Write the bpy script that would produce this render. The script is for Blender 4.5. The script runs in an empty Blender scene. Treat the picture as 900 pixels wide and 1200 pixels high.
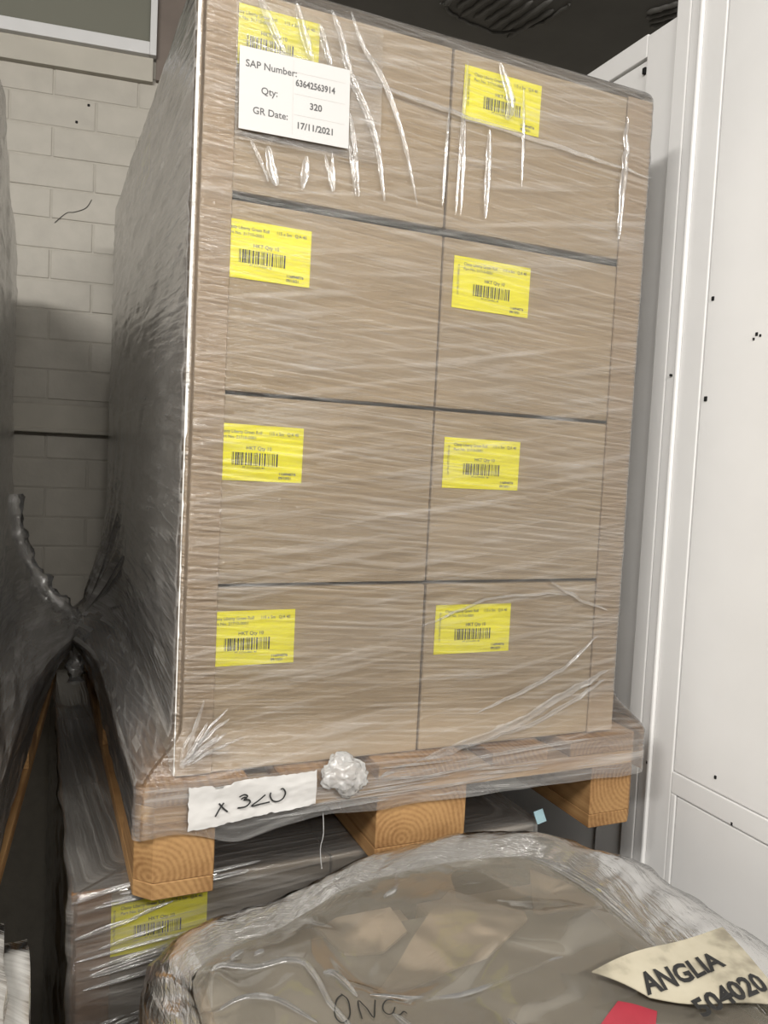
import bpy, bmesh, math, random
from mathutils import Vector, Matrix, noise
from mathutils.geometry import delaunay_2d_cdt

random.seed(7)
S = bpy.context.scene
COL = S.collection
H = 1.17            # height of the upper pallet's underside above the floor; all design z values are relative to it

# ------------------------------------------------------------------ camera
yaw, pitch, roll = 0.4107, -0.0620, 0.0488
fw = Vector((math.sin(yaw)*math.cos(pitch), math.cos(yaw)*math.cos(pitch), math.sin(pitch)))
rt = fw.cross(Vector((0, 0, 1))).normalized()
up = rt.cross(fw)
r2 = math.cos(roll)*rt + math.sin(roll)*up
u2 = -math.sin(roll)*rt + math.cos(roll)*up
cam = bpy.data.cameras.new('camera')
cam.sensor_fit = 'VERTICAL'; cam.sensor_height = 24.0
cam.lens = 945.45/1200*24.0
cam.clip_start = 0.02
co = bpy.data.objects.new('camera', cam); COL.objects.link(co)
m = Matrix((r2, u2, -fw)).transposed().to_4x4()
m.translation = Vector((-0.1268, -1.0126, 0.5742 + H))
co.matrix_world = m
S.camera = co

# ------------------------------------------------------------------ world, lamp, fill light, exposure
w = bpy.data.worlds.new('world'); S.world = w; w.use_nodes = True
w.node_tree.nodes['Background'].inputs[0].default_value = (1.0, 0.935, 0.83, 1)
w.node_tree.nodes['Background'].inputs[1].default_value = 0.30
def area(name, loc, size, sy, power, col, target):
    l = bpy.data.lights.new(name, 'AREA'); l.shape = 'RECTANGLE'; l.size = size; l.size_y = sy
    l.energy = power; l.color = col
    o = bpy.data.objects.new(name, l); COL.objects.link(o)
    o.location = loc
    d = Vector(target) - Vector(loc)
    o.rotation_euler = d.to_track_quat('-Z', 'Y').to_euler()
    return o
area('ceiling_strip_lamp', (-1.15, -1.45, 1.72 + H), 1.2, 0.16, 46, (1.0, 0.965, 0.915), (0.1, 0.0, 0.35 + H))
area('rear_fill_light', (0.2, -2.6, 1.74 + H), 1.2, 0.16, 42, (1.0, 0.965, 0.915), (0.4, 0.0, 0.2 + H))  # added unseen fill light that brightens the front of the loads
S.view_settings.view_transform = 'Standard'
S.view_settings.look = 'None'
S.view_settings.gamma = 1.0
S.view_settings.use_curve_mapping = False
S.view_settings.exposure = 0.34

# ------------------------------------------------------------------ helpers
def link(name, me, parent=None, loc=(0, 0, 0)):
    o = bpy.data.objects.new(name, me); COL.objects.link(o)
    o.location = loc
    if parent: o.parent = parent
    return o
def empty(name, loc, rz=0.0):
    o = bpy.data.objects.new(name, None); COL.objects.link(o)
    o.empty_display_size = 0.05
    o.location = loc; o.rotation_euler = (0, 0, rz)
    return o
def tag(o, label, cat, group=None):
    o['label'] = label; o['category'] = cat
    if group: o['group'] = group
    return o
def struct(o, label=None):
    o['kind'] = 'structure'
    if label: o['label'] = label
    return o
def mesh(name, verts, faces, mat=None, smooth=False, uvs=None):
    me = bpy.data.meshes.new(name)
    me.from_pydata([tuple(v) for v in verts], [], faces)
    if mat: me.materials.append(mat)
    if uvs:
        ul = me.uv_layers.new(name='UVMap')
        for lp in me.loops: ul.data[lp.index].uv = uvs[lp.vertex_index]
    if smooth:
        for p in me.polygons: p.use_smooth = True
    me.update()
    return me
def fix(me):
    bm = bmesh.new(); bm.from_mesh(me)
    bmesh.ops.recalc_face_normals(bm, faces=bm.faces); bm.to_mesh(me); bm.free(); return me
def box_mesh(name, sx, sy, sz, mat, bev=0.0, base=False, seg=2):
    bm = bmesh.new(); bmesh.ops.create_cube(bm, size=1)
    for v in bm.verts:
        v.co = Vector((v.co.x*sx, v.co.y*sy, (v.co.z + (0.5 if base else 0))*sz))
    if bev: bmesh.ops.bevel(bm, geom=bm.edges[:], offset=bev, segments=seg, affect='EDGES', profile=0.6)
    me = bpy.data.meshes.new(name); bm.to_mesh(me); bm.free()
    me.materials.append(mat); return me
def prism_mesh(name, poly, z0, z1, mat, bev=0.0):
    """poly: xy outline; extruded z0..z1"""
    bm = bmesh.new()
    f = bm.faces.new([bm.verts.new((x, y, z0)) for x, y in poly])
    r = bmesh.ops.extrude_face_region(bm, geom=[f])
    for v in r['geom']:
        if isinstance(v, bmesh.types.BMVert): v.co.z = z1
    bmesh.ops.recalc_face_normals(bm, faces=bm.faces)
    if bev: bmesh.ops.bevel(bm, geom=bm.edges[:], offset=bev, segments=1, affect='EDGES')
    me = bpy.data.meshes.new(name); bm.to_mesh(me); bm.free()
    me.materials.append(mat); return me
def tube_data(pts, rad, n=6, noise_amt=0.0, seed=0, closed_ends=True):
    pts = [Vector(p) for p in pts]; V = []; F = []
    prev = None
    for i, p in enumerate(pts):
        t = (pts[min(i+1, len(pts)-1)] - pts[max(i-1, 0)]).normalized()
        a = t.cross(Vector((0, 0, 1)))
        if a.length < 1e-3: a = t.cross(Vector((1, 0, 0)))
        a.normalize()
        if prev and a.dot(prev) < 0: a = -a
        prev = a
        b = t.cross(a)
        r = rad[i] if isinstance(rad, (list, tuple)) else rad
        for k in range(n):
            an = 2*math.pi*k/n
            d = a*math.cos(an) + b*math.sin(an)
            rr = r*(1 + noise_amt*noise.noise(p*60 + d*2 + Vector((seed, 0, 0))))
            V.append(p + d*rr)
    for i in range(len(pts)-1):
        for k in range(n):
            F.append((i*n+k, i*n+(k+1) % n, (i+1)*n+(k+1) % n, (i+1)*n+k))
    if closed_ends:
        F.append(tuple(range(n))); F.append(tuple((len(pts)-1)*n + k for k in reversed(range(n))))
    return V, F
def spline(pts, n=8):
    P = [Vector(p) for p in pts]; out = []
    for i in range(len(P)-1):
        p0 = P[max(i-1, 0)]; p1 = P[i]; p2 = P[i+1]; p3 = P[min(i+2, len(P)-1)]
        for k in range(n):
            t = k/n
            out.append(0.5*((2*p1) + (p2-p0)*t + (2*p0-5*p1+4*p2-p3)*t*t + (3*p1-p0-3*p2+p3)*t**3))
    out.append(P[-1]); return out
def stroke_data(lines, radius, plane):
    """pen strokes: flat ribbons through plane(u, v) -> point; returns V, F"""
    V, F = [], []
    for ln in lines:
        pts = spline([Vector((a, b, 0)) for a, b in ln], 5)
        base = len(V)
        for i, p in enumerate(pts):
            t = (pts[min(i+1, len(pts)-1)] - pts[max(i-1, 0)]).normalized()
            n = Vector((-t.y, t.x, 0))*radius
            V.append(plane(p.x+n.x, p.y+n.y)); V.append(plane(p.x-n.x, p.y-n.y))
        for i in range(len(pts)-1):
            a = base + 2*i; F.append((a, a+1, a+3, a+2))
    return V, F
def text_data(body, size, plane, bold=0.0, align='LEFT', sx=1.0):
    cu = bpy.data.curves.new('t', 'FONT'); cu.body = body; cu.size = size; cu.offset = bold
    cu.align_x = align; cu.resolution_u = 3
    ob = bpy.data.objects.new('t', cu); COL.objects.link(ob)
    bpy.context.view_layer.update()
    me = bpy.data.meshes.new_from_object(ob.evaluated_get(bpy.context.evaluated_depsgraph_get()))
    V = [plane(v.co.x*sx, v.co.y) for v in me.vertices]
    F = [tuple(p.vertices) for p in me.polygons]
    bpy.data.objects.remove(ob); bpy.data.curves.remove(cu); bpy.data.meshes.remove(me)
    return V, F
def merge(*vf):
    V, F = [], []
    for v, f in vf:
        b = len(V); V += list(v); F += [tuple(i+b for i in q) for q in f]
    return V, F
def fbm(x, y, z=0.0, o=3):
    return noise.fractal(Vector((x, y, z)), 1.0, 2.0, o)

# ------------------------------------------------------------------ materials
class N:
    def __init__(s, name):
        s.m = bpy.data.materials.new(name); s.m.use_nodes = True
        s.t = s.m.node_tree; s.t.nodes.clear()
        s.out = s.t.nodes.new('ShaderNodeOutputMaterial')
    def n(s, typ, **kw):
        nd = s.t.nodes.new('ShaderNode' + typ)
        for k, v in kw.items():
            if k in nd.inputs.keys() if isinstance(k, str) else False: nd.inputs[k].default_value = v
            else: setattr(nd, k, v)
        return nd
    def l(s, a, b): s.t.links.new(a, b)
    def math(s, op, a, b=None, clamp=False):
        nd = s.t.nodes.new('ShaderNodeMath'); nd.operation = op; nd.use_clamp = clamp
        for i, v in enumerate((a, b)):
            if v is None: continue
            if isinstance(v, (int, float)): nd.inputs[i].default_value = v
            else: s.l(v, nd.inputs[i])
        return nd.outputs[0]
    def mapping(s, vec, scale=(1, 1, 1), rot=(0, 0, 0), loc=(0, 0, 0)):
        nd = s.t.nodes.new('ShaderNodeMapping')
        nd.inputs['Scale'].default_value = scale; nd.inputs['Rotation'].default_value = rot
        nd.inputs['Location'].default_value = loc
        s.l(vec, nd.inputs['Vector']); return nd.outputs[0]
    def noise(s, vec, scale=1.0, detail=2.0, rough=0.5, dist=0.0):
        nd = s.t.nodes.new('ShaderNodeTexNoise')
        nd.inputs['Scale'].default_value = scale; nd.inputs['Detail'].default_value = detail
        nd.inputs['Roughness'].default_value = rough; nd.inputs['Distortion'].default_value = dist
        s.l(vec, nd.inputs['Vector']); return nd.outputs[0]
    def ramp(s, fac, stops):
        nd = s.t.nodes.new('ShaderNodeValToRGB'); e = nd.color_ramp.elements
        while len(e) < len(stops): e.new(0.5)
        for el, (p, c) in zip(e, stops):
            el.position = p; el.color = c if len(c) == 4 else (*c, 1)
        s.l(fac, nd.inputs[0]); return nd.outputs[0]
    def bump(s, h, strength=0.5, dist=0.002):
        nd = s.t.nodes.new('ShaderNodeBump'); nd.inputs['Strength'].default_value = strength
        nd.inputs['Distance'].default_value = dist; s.l(h, nd.inputs['Height']); return nd.outputs[0]
    def princ(s, col=None, rough=0.6, spec=0.3, bump=None, **kw):
        p = s.t.nodes.new('ShaderNodeBsdfPrincipled')
        p.inputs['Roughness'].default_value = rough; p.inputs['Specular IOR Level'].default_value = spec
        if col is not None:
            if isinstance(col, tuple): p.inputs['Base Color'].default_value = (*col, 1) if len(col) == 3 else col
            else: s.l(col, p.inputs['Base Color'])
        if bump is not None: s.l(bump, p.inputs['Normal'])
        return p.outputs[0]
    def done(s, sh): s.l(sh, s.out.inputs['Surface']); return s.m
def simple(name, col, rough=0.6, spec=0.3):
    a = N(name); return a.done(a.princ(col, rough, spec))
def objco(a, rnd=True, k=1.0):
    tc = a.n('TexCoord').outputs['Object']
    if not rnd: return tc
    oi = a.n('ObjectInfo').outputs['Random']
    v = a.t.nodes.new('ShaderNodeVectorMath'); v.operation = 'ADD'
    cb = a.t.nodes.new('ShaderNodeCombineXYZ')
    a.l(a.math('MULTIPLY', a.math('SUBTRACT', oi, 0.5), 3.7*k), cb.inputs[0]); a.l(a.math('MULTIPLY', oi, 5.1*k), cb.inputs[1]); a.l(a.math('MULTIPLY', a.math('SUBTRACT', oi, 0.4), 2.3*k), cb.inputs[2])
    a.l(tc, v.inputs[0]); a.l(cb.outputs[0], v.inputs[1]); return v.outputs[0]
def cardboard(name, c):
    a = N(name); v = objco(a)
    big = a.noise(a.mapping(v, (3, 3, 5)), 2, 3)
    fib = a.noise(a.mapping(v, (30, 30, 500)), 1, 2)
    f = a.math('ADD', a.math('MULTIPLY', big, 0.7), a.math('MULTIPLY', fib, 0.3))
    col = a.ramp(f, [(0.3, tuple(x*0.9 for x in c)), (0.7, tuple(min(1, x*1.09) for x in c))])
    return a.done(a.princ(col, 0.75, 0.2, a.bump(fib, 0.08, 0.0006)))
M_card = cardboard('cardboard', (0.365, 0.280, 0.180))
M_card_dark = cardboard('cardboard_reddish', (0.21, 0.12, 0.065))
M_board = cardboard('corner_board_card', (0.35, 0.262, 0.172))
M_brown = cardboard('bag_cardboard', (0.47, 0.37, 0.265))
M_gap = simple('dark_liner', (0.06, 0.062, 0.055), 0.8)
M_yellow = simple('yellow_sticker', (0.84, 0.78, 0.01), 0.5)
M_white = simple('white_card', (0.52, 0.512, 0.50), 0.5)
M_ink = simple('black_ink', (0.025, 0.025, 0.025), 0.6)
M_inkgrey = simple('grey_print', (0.10, 0.10, 0.10), 0.6)
M_rule = simple('grey_rule', (0.45, 0.44, 0.42), 0.6)
M_red = simple('red_tape', (0.38, 0.04, 0.06), 0.45)
M_blue = simple('pale_blue_tag', (0.30, 0.45, 0.50), 0.5)

def wood(name, axis, c1=(0.36, 0.21, 0.088), c2=(0.15, 0.065, 0.022), ring=1.0):
    a = N(name); v = objco(a, True, 0.045)
    stretch = (1, 0.12, 1) if axis == 'Y' else (0.12, 1, 1)
    vv = a.mapping(v, stretch)
    wv = a.t.nodes.new('ShaderNodeTexWave'); wv.wave_type = 'RINGS'; wv.rings_direction = axis
    wv.inputs['Scale'].default_value = 42*ring; wv.inputs['Distortion'].default_value = 6.0
    wv.inputs['Detail'].default_value = 2; wv.inputs['Detail Scale'].default_value = 0.35
    a.l(vv, wv.inputs['Vector'])
    fine = a.noise(a.mapping(v, (220, 6, 220) if axis == 'Y' else (6, 220, 220)), 1, 2)
    stain = a.noise(v, 9, 3)
    f = a.math('ADD', a.math('MULTIPLY', wv.outputs['Fac'], 0.15), a.math('ADD', a.math('MULTIPLY', fine, 0.3), a.math('MULTIPLY', stain, 0.78)))
    col = a.ramp(f, [(0.36, c2), (0.56, tuple((x+y)/2 for x, y in zip(c1, c2))), (0.76, c1), (0.98, tuple(min(1, x*1.2) for x in c1))])
    return a.done(a.princ(col, 0.7, 0.25, a.bump(f, 0.3, 0.002)))
M_wood_y = wood('pine_grain_y', 'Y')
M_wood_x = wood('pine_grain_x', 'X', (0.52, 0.33, 0.15), (0.30, 0.16, 0.06), 0.8)

def film(name, base, streak, band, tint=(0.80, 0.79, 0.77), fu=1.5, fv=85, rough=0.16, tilt=0.03, gloss=1.4, bump=0.5, facing=0.35, crinkle=0.0, diff=True):
    """stretch film: mostly see-through, milky where the layers bunch into streaks, glossy all over"""
    a = N(name)
    uv = a.n('TexCoord').outputs['UV']
    A = a.noise(a.mapping(a.mapping(uv, rot=(0, 0, tilt)), (fu, fv, 1)), 1, 4, 0.62, 0.25)
    B = a.noise(a.mapping(a.mapping(uv, rot=(0, 0, -tilt*2.2), loc=(3, 1, 0)), (fu*0.6, fv*0.33, 1)), 1, 3, 0.6, 0.3)
    C = a.noise(a.mapping(a.mapping(uv, rot=(0, 0, tilt*0.6), loc=(7, 2, 0)), (0.8, 9, 1)), 1, 3)
    h = a.math('ADD', A, a.math('MULTIPLY', B, 0.9))
    if crinkle:
        D = a.t.nodes.new('ShaderNodeTexVoronoi'); D.feature = 'DISTANCE_TO_EDGE'; D.inputs['Scale'].default_value = crinkle
        a.l(a.mapping(uv, (1, 0.6, 1)), D.inputs['Vector'])
        h = a.math('ADD', h, a.math('MULTIPLY', D.outputs['Distance'], 0.5))
    sa = a.ramp(A, [(0.50, (0, 0, 0)), (0.72, (1, 1, 1))])
    sb = a.ramp(B, [(0.52, (0, 0, 0)), (0.75, (1, 1, 1))])
    sc = a.ramp(C, [(0.42, (0, 0, 0)), (0.70, (1, 1, 1))])
    al = a.math('ADD', a.math('MULTIPLY', a.math('ADD', sa, sb), streak), a.math('ADD', a.math('MULTIPLY', sc, band), base))
    lw = a.t.nodes.new('ShaderNodeLayerWeight'); lw.inputs['Blend'].default_value = 0.35
    al = a.math('ADD', al, a.math('MULTIPLY', lw.outputs['Facing'], facing), True)
    bp = a.bump(h, bump, 0.003)
    tr = a.n('BsdfTransparent').outputs[0]
    df = a.t.nodes.new('ShaderNodeBsdfDiffuse'); df.inputs[0].default_value = (*tint, 1); a.l(bp, df.inputs['Normal'])
    tl = a.t.nodes.new('ShaderNodeBsdfTranslucent'); tl.inputs[0].default_value = (*tint, 1); a.l(bp, tl.inputs['Normal'])
    m0 = a.t.nodes.new('ShaderNodeMixShader'); m0.inputs[0].default_value = 0.25
    a.l(df.outputs[0], m0.inputs[1]); a.l(tl.outputs[0], m0.inputs[2])
    m1 = a.t.nodes.new('ShaderNodeMixShader'); a.l(al, m1.inputs[0]); a.l(tr, m1.inputs[1]); a.l(m0.outputs[0], m1.inputs[2])
    gl = a.t.nodes.new('ShaderNodeBsdfGlossy'); gl.inputs['Roughness'].default_value = rough; a.l(bp, gl.inputs['Normal'])
    fr = a.t.nodes.new('ShaderNodeFresnel'); fr.inputs[0].default_value = 1.45; a.l(bp, fr.inputs['Normal'])
    m2 = a.t.nodes.new('ShaderNodeMixShader'); a.l(a.math('MULTIPLY', fr.outputs[0], gloss, True), m2.inputs[0])
    a.l(m1.outputs[0], m2.inputs[1]); a.l(gl.outputs[0], m2.inputs[2])
    return a.done(m2.outputs[0])
M_film = film('stretch_film', 0.015, 0.21, 0.05, fu=6, fv=210, tilt=0.07, facing=0.25, bump=0.8)
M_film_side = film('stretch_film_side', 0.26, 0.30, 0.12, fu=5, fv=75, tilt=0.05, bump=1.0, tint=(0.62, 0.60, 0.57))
M_film_thick = film('stretch_film_many_layers', 0.03, 0.26, 0.10, fu=3, fv=150, gloss=2.0, facing=0.3)
M_film_fold = film('stretch_film_fold', 0.10, 0.22, 0.1, fu=30, fv=120, rough=0.15, gloss=3.0, facing=0.25)
M_film_wad = film('stretch_film_wad', 0.36, 0.2, 0.1, tint=(0.9, 0.9, 0.89), fu=90, fv=90, rough=0.2, gloss=2.5)
M_film_dim = film('stretch_film_lower', 0.10, 0.30, 0.10, tint=(0.55, 0.53, 0.50), fu=3.0, fv=110, tilt=-0.08, gloss=3.0, rough=0.1)  # duller tint, part of the shade painted into the lower load
M_film_rim = film('crumpled_film', 0.42, 0.22, 0.14, tint=(0.27, 0.255, 0.23), fu=7, fv=170, tilt=0.14, rough=0.14, gloss=2.6, bump=0.7, crinkle=24)
M_film_bag = film('grey_poly_bag', 0.30, 0.04, 0.08, tint=(0.42, 0.385, 0.32), fu=5, fv=9, tilt=0.6, rough=0.09, gloss=2.0, bump=0.25, facing=0.25)
M_film_white = film('white_wrapped_film', 0.95, 0.1, 0.05, tint=(0.66, 0.65, 0.62), fu=30, fv=8, rough=0.2, gloss=2.0, bump=0.7, crinkle=18)

def painted(name, c, grime=0.12, bumpd=0.0012, scale=14):
    a = N(name); v = objco(a)
    g = a.noise(v, scale, 4); g2 = a.noise(v, scale*6, 3)
    col = a.ramp(g, [(0.3, tuple(x*(1-grime) for x in c)), (0.65, c)])
    return a.done(a.princ(col, 0.55, 0.35, a.bump(a.math('ADD', g, a.math('MULTIPLY', g2, 0.4)), 0.25, bumpd)))
M_brick = painted('cream_painted_brick', (0.42, 0.395, 0.345), 0.10, 0.004, 18)
M_mortar = painted('cream_painted_mortar', (0.41, 0.385, 0.335), 0.12, 0.004, 30)
M_trimw = painted('cream_paint', (0.42, 0.395, 0.34), 0.08)
M_door = painted('white_gloss_paint', (0.79, 0.785, 0.775), 0.05, 0.0008, 6)
M_ceil = painted('dark_grey_ceiling', (0.085, 0.082, 0.075), 0.2, 0.002, 8)
M_floor = painted('dark_concrete', (0.05, 0.048, 0.045), 0.3, 0.003, 10)
M_frame = painted('grey_white_frame', (0.60, 0.60, 0.60), 0.05)
M_glass = N('dim_window_pane'); M_glass = M_glass.done(M_glass.princ((0.17, 0.17, 0.14), 0.12, 0.5))
M_hole = simple('dark_hole', (0.01, 0.01, 0.01), 0.9)
M_brownwall = painted('brown_shadowed_reveal', (0.16, 0.13, 0.11), 0.15)

# ------------------------------------------------------------------ the room
struct(link('floor', box_mesh('floor', 7.0, 6.6, 0.1, M_floor), None, (-1.4, -1.5, -0.05)), 'dark concrete floor')
ceil = struct(link('ceiling', box_mesh('ceiling', 7.0, 6.6, 0.1, M_ceil), None, (-1.4, -1.5, 1.91 + H)), 'dark grey ceiling with ribbed patches')
def ribs(cx, cy, n, L, ang, pitch):
    for i in range(n):
        d = (i-(n-1)/2)*pitch
        l = L*(0.75+0.3*random.random())
        sh = (random.random()-0.5)*0.03
        pts = [(x*l - l/2 + sh, 0.002*math.sin(x*20+i), 0) for x in [k/10 for k in range(11)]]
        V, F = tube_data(pts, [0.003]+[0.0085*(0.9+0.2*random.random()) for _ in range(9)]+[0.003], 8)
        o = link('ceiling_rib', fix(mesh('ceiling_rib', V, F, M_ceil, True)), ceil)
        o.location = (cx - math.sin(ang)*d + 1.4, cy + math.cos(ang)*d + 1.5, -0.0505)
        o.rotation_euler = (0, 0, ang)
ribs(1.04, 1.03, 8, 0.20, math.radians(-80), 0.036)
ribs(1.47, 0.84, 4, 0.12, math.radians(-60), 0.026)
# lath edge: a wavy broken rim around the ribbed patch
V, F = tube_data([p + Vector((0.006*noise.noise(p*60), 0.008*noise.noise(p*45), 0)) for p in spline([(0.89, 1.09, 1.858), (0.95, 1.13, 1.858), (1.037, 1.147, 1.858), (1.10, 1.155, 1.858), (1.15, 1.11, 1.858), (1.19, 1.03, 1.858), (1.20, 0.93, 1.858)], 12)], 0.005, 6, 0.5)
link('plaster_edge', mesh('plaster_edge', [v+Vector((1.4, 1.5, -1.91)) for v in V], F, M_ceil, True), ceil)

# back wall: local x along the wall, local y into the wall, turned a little against the loads
WY = math.atan(-0.14)
wb = struct(link('wall_back', box_mesh('wall_back', 5.0, 0.12, 3.03, M_mortar, 0, True), None, (-0.6, 1.42 + 0.739*0.14 + 0.068, 0)), 'cream painted brick wall')
wb.rotation_euler = (0, 0, WY)
bw, bh, jt = 0.222, 0.083, 0.004
brick_v = []
for k in range(3):
    me = box_mesh('brick', bw-jt, 0.02, bh-jt, M_brick, 0.003, False, 2)
    for v in me.vertices: v.co += Vector((0, 1, 0))*0.002*noise.noise(v.co*40+Vector((k*9, 0, 0)))
    brick_v.append(me)
def wall_local(x):   # world x near the gap -> wall local x
    return (x + 0.6)/math.cos(WY)
zc = 0.62 - 0.083*9
row = 0
while zc < 1.66:
    for i in range(-2, 5):
        lx = wall_local(-0.42) + i*bw + (0.5*bw if row % 2 else 0)
        if not (wall_local(-0.62) < lx < wall_local(0.42)): continue
        if 0.60 < zc + bh/2 < 0.69: continue
        b = link('brick', random.choice(brick_v), wb)
        b.location = (lx, -0.0525 - random.random()*0.0015, zc + bh/2 + H)
        b.rotation_euler = ((random.random()-0.5)*0.012, (random.random()-0.5)*0.008, (random.random()-0.5)*0.012)
    zc += bh; row += 1
# crack and nail holes in the paint
V, F = stroke_data([[(-0.02, 0), (0.01, 0.03), (0.03, 0.035), (0.06, 0.05), (0.075, 0.075)]], 0.0009, lambda a, b: Vector((a, 0, b)))
o = link('crack', mesh('crack', V, F, M_hole), wb, (wall_local(-0.06), -0.0652, 1.19 + H))
for hx, hz in ((0.0, 1.52), (-0.03, 1.47), (-0.045, 0.655)):
    o = link('nail_hole', box_mesh('nail_hole', 0.007, 0.004, 0.007, M_hole, 0.0018), wb, (wall_local(hx), -0.0632, hz + H))
# ledge across the wall
t1 = struct(link('trim_1', box_mesh('trim_1', 3.2, 0.016, 0.075, M_trimw, 0.004), wb, (-0.1, -0.074, 0.652 + H)), 'narrow cream painted ledge across the brick wall')
link('ledge_lip', box_mesh('ledge_lip', 3.2, 0.03, 0.012, M_trimw, 0.003), t1, (0, -0.01, -0.036))
# window high up on the left
win = struct(empty('window_1', (-0.6, 1.42 + 0.739*0.14 + 0.068, 0), WY), 'dim window pane with grey white frame above the brick wall')
ZS = 1.70
wl, wr = wall_local(-1.2), wall_local(0.157)
for nm, x0, x1, y0, y1, z0, z1, mt in (
        ('window_sill_board', wl, wr+0.01, -0.085, -0.06, ZS-0.098, ZS-0.034, M_trimw),
        ('frame_bottom', wl, wr, -0.105, -0.06, ZS-0.034, ZS+0.0, M_frame),
        ('frame_side', wr, wr+0.018, -0.105, -0.06, ZS-0.034, 1.86, M_frame),
        ('reveal', wr+0.018, wr+0.30, -0.082, -0.06, ZS-0.09, 1.86, M_brownwall),
        ('pane', wl, wr, -0.075, -0.066, ZS, 1.86, M_glass),
        ('pane_gasket', wl, wr, -0.082, -0.066, ZS, ZS+0.006, M_hole)):
    link(nm, box_mesh(nm, x1-x0, y1-y0, z1-z0, mt, 0.002), win, ((x0+x1)/2, (y0+y1)/2, (z0+z1)/2 + H))

# right: white painted panelled partition, inner face x = 0.90
XW = 0.90
wr_ = struct(link('wall_right', box_mesh('wall_right', 0.05, 4.2, 1.38 + H, M_door, 0, True), None, (XW + 0.055, -0.75, 0)), 'white painted panelled timber partition')
def rpiece(nm, y0, y1, z0, z1, proud, bev=0.002, mt=M_door):
    o = link(nm, box_mesh(nm, 0.03 + proud, y1-y0, z1-z0, mt, bev), wr_)
    o.location = ((0.03-proud)/2 - 0.055, (y0+y1)/2 + 0.75, (z0+z1)/2 + H)
    return o
zb = -H + 0.0
rpiece('stile', 0.150, 0.228, zb, 1.385, 0.0)
rpiece('top_rail', 0.229, 1.2, 1.347, 1.389, 0.0)
rpiece('inset_panel', 0.229, 1.2, zb, 1.344, -0.006)
rpiece('post', 0.116, 0.149, zb, 1.68, 0.006)
rpiece('post', 0.092, 0.115, zb, 1.68, 0.005)
rpiece('bead', 0.084, 0.0915, zb, 1.68, 0.010, 0.003)
rpiece('stile', 0.034, 0.0835, zb, 1.68, 0.004)
rpiece('top_rail', -1.0, 0.0335, 1.385, 1.68, 0.004)
rpiece('inset_panel', -1.0, 0.0315, 0.066, 1.382, 0.0025)
rpiece('middle_rail', -1.0, 0.0335, 0.027, 0.0645, 0.004)
rpiece('inset_panel', -1.0, 0.020, -0.80, 0.0245, 0.0025)
rpiece('stile', 0.022, 0.0335, -0.80, 0.0265, 0.004)
rpiece('bottom_rail', -1.0, 0.0335, zb, -0.803, 0.004)
rpiece('latch_plate', 0.045, 0.058, 1.37, 1.41, 0.008, 0.001, M_frame)
for hy, hz, s in ((0.235, 1.325, 0.008), (0.02, 0.87, 0.005), (0.02, 0.705, 0.006), (-0.075, 0.80, 0.004), (-0.082, 0.797, 0.003), (-0.07, 0.793, 0.003), (-0.06, 0.09, 0.004), (-0.10, 0.03, 0.004), (0.10, 0.75, 0.003), (0.09, 0.06, 0.004)):
    rpiece('screw_hole', hy-s/2, hy+s/2, hz-s*0.7, hz+s*0.7, 0.0102 if hy > 0.084 and hy < 0.15 else (0.0046 if hy < 0.08 else 0.0004), 0.001, M_hole)

# ------------------------------------------------------------------ pallets
def chamf(x0, x1, y0, y1, c, corners):
    """xy outline with chamfers; corners: set of 'fl','fr','bl','br'"""
    P = []
    P += [(x0, y0+c), (x0+c, y0)] if 'fl' in corners else [(x0, y0)]
    P += [(x1-c, y0), (x1, y0+c)] if 'fr' in corners else [(x1, y0)]
    P += [(x1, y1-c), (x1-c, y1)] if 'br' in corners else [(x1, y1)]
    P += [(x0+c, y1), (x0, y1-c)] if 'bl' in corners else [(x0, y1)]
    return P
def pallet(loc, rz, label):
    t = empty('wooden_pallet', (loc[0], loc[1], loc[2] + H), rz)
    tag(t, label, 'pallet', 'wooden block pallets')
    def piece(nm, x0, x1, y0, y1, z0, z1, mt, cs=()):
        cx, cy, cz = (x0+x1)/2, (y0+y1)/2, (z0+z1)/2
        P = [(x-cx, y-cy) for x, y in chamf(x0, x1, y0, y1, 0.022, cs)]
        link(nm, prism_mesh(nm, P, z0-cz, z1-cz, mt, 0.0012), t, (cx, cy, cz))
    W, D = 0.805, 1.2
    X = ((0, 0.1), (0.33, 0.475), (W-0.1, W)); Y = ((0, 0.145), (0.5275, 0.6725), (D-0.145, D))
    for i, (x0, x1) in enumerate(X):
        cs = ('fl', 'bl') if i == 0 else ('fr', 'br') if i == 2 else ()
        piece('bottom_board', x0, x1, 0, D, 0, 0.022, M_wood_y, cs)
        for j, (y0, y1) in enumerate(Y):
            c2 = [c for c in cs if (c[0] == 'f' and j == 0) or (c[0] == 'b' and j == 2)]
            piece('block', x0, x1, y0, y1, 0.0222, 0.0998, M_wood_y, c2)
    for j, (y0, y1) in enumerate(Y):
        piece('cross_board', 0, W, y0, y1, 0.1, 0.1218, M_wood_x, ('fl', 'fr') if j == 0 else ('bl', 'br') if j == 2 else ())
    for k, (x0, x1) in enumerate(((0, 0.145), (0.1875, 0.2875), (0.33, 0.475), (0.5175, 0.6175), (W-0.145, W))):
        piece('deck_board', x0, x1, 0, D, 0.122, 0.144, M_wood_y, ('fl', 'bl') if k == 0 else ('fr', 'br') if k == 4 else ())
    return t
pallet((0, 0.01, 0), 0, 'orange pine pallet under the tall carton load, wearing the paper marked X 320')
pallet((-0.975, -0.0, 0), math.radians(-5.2), 'shaded wooden pallet at the left edge, its side seen above the black gap')

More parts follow.
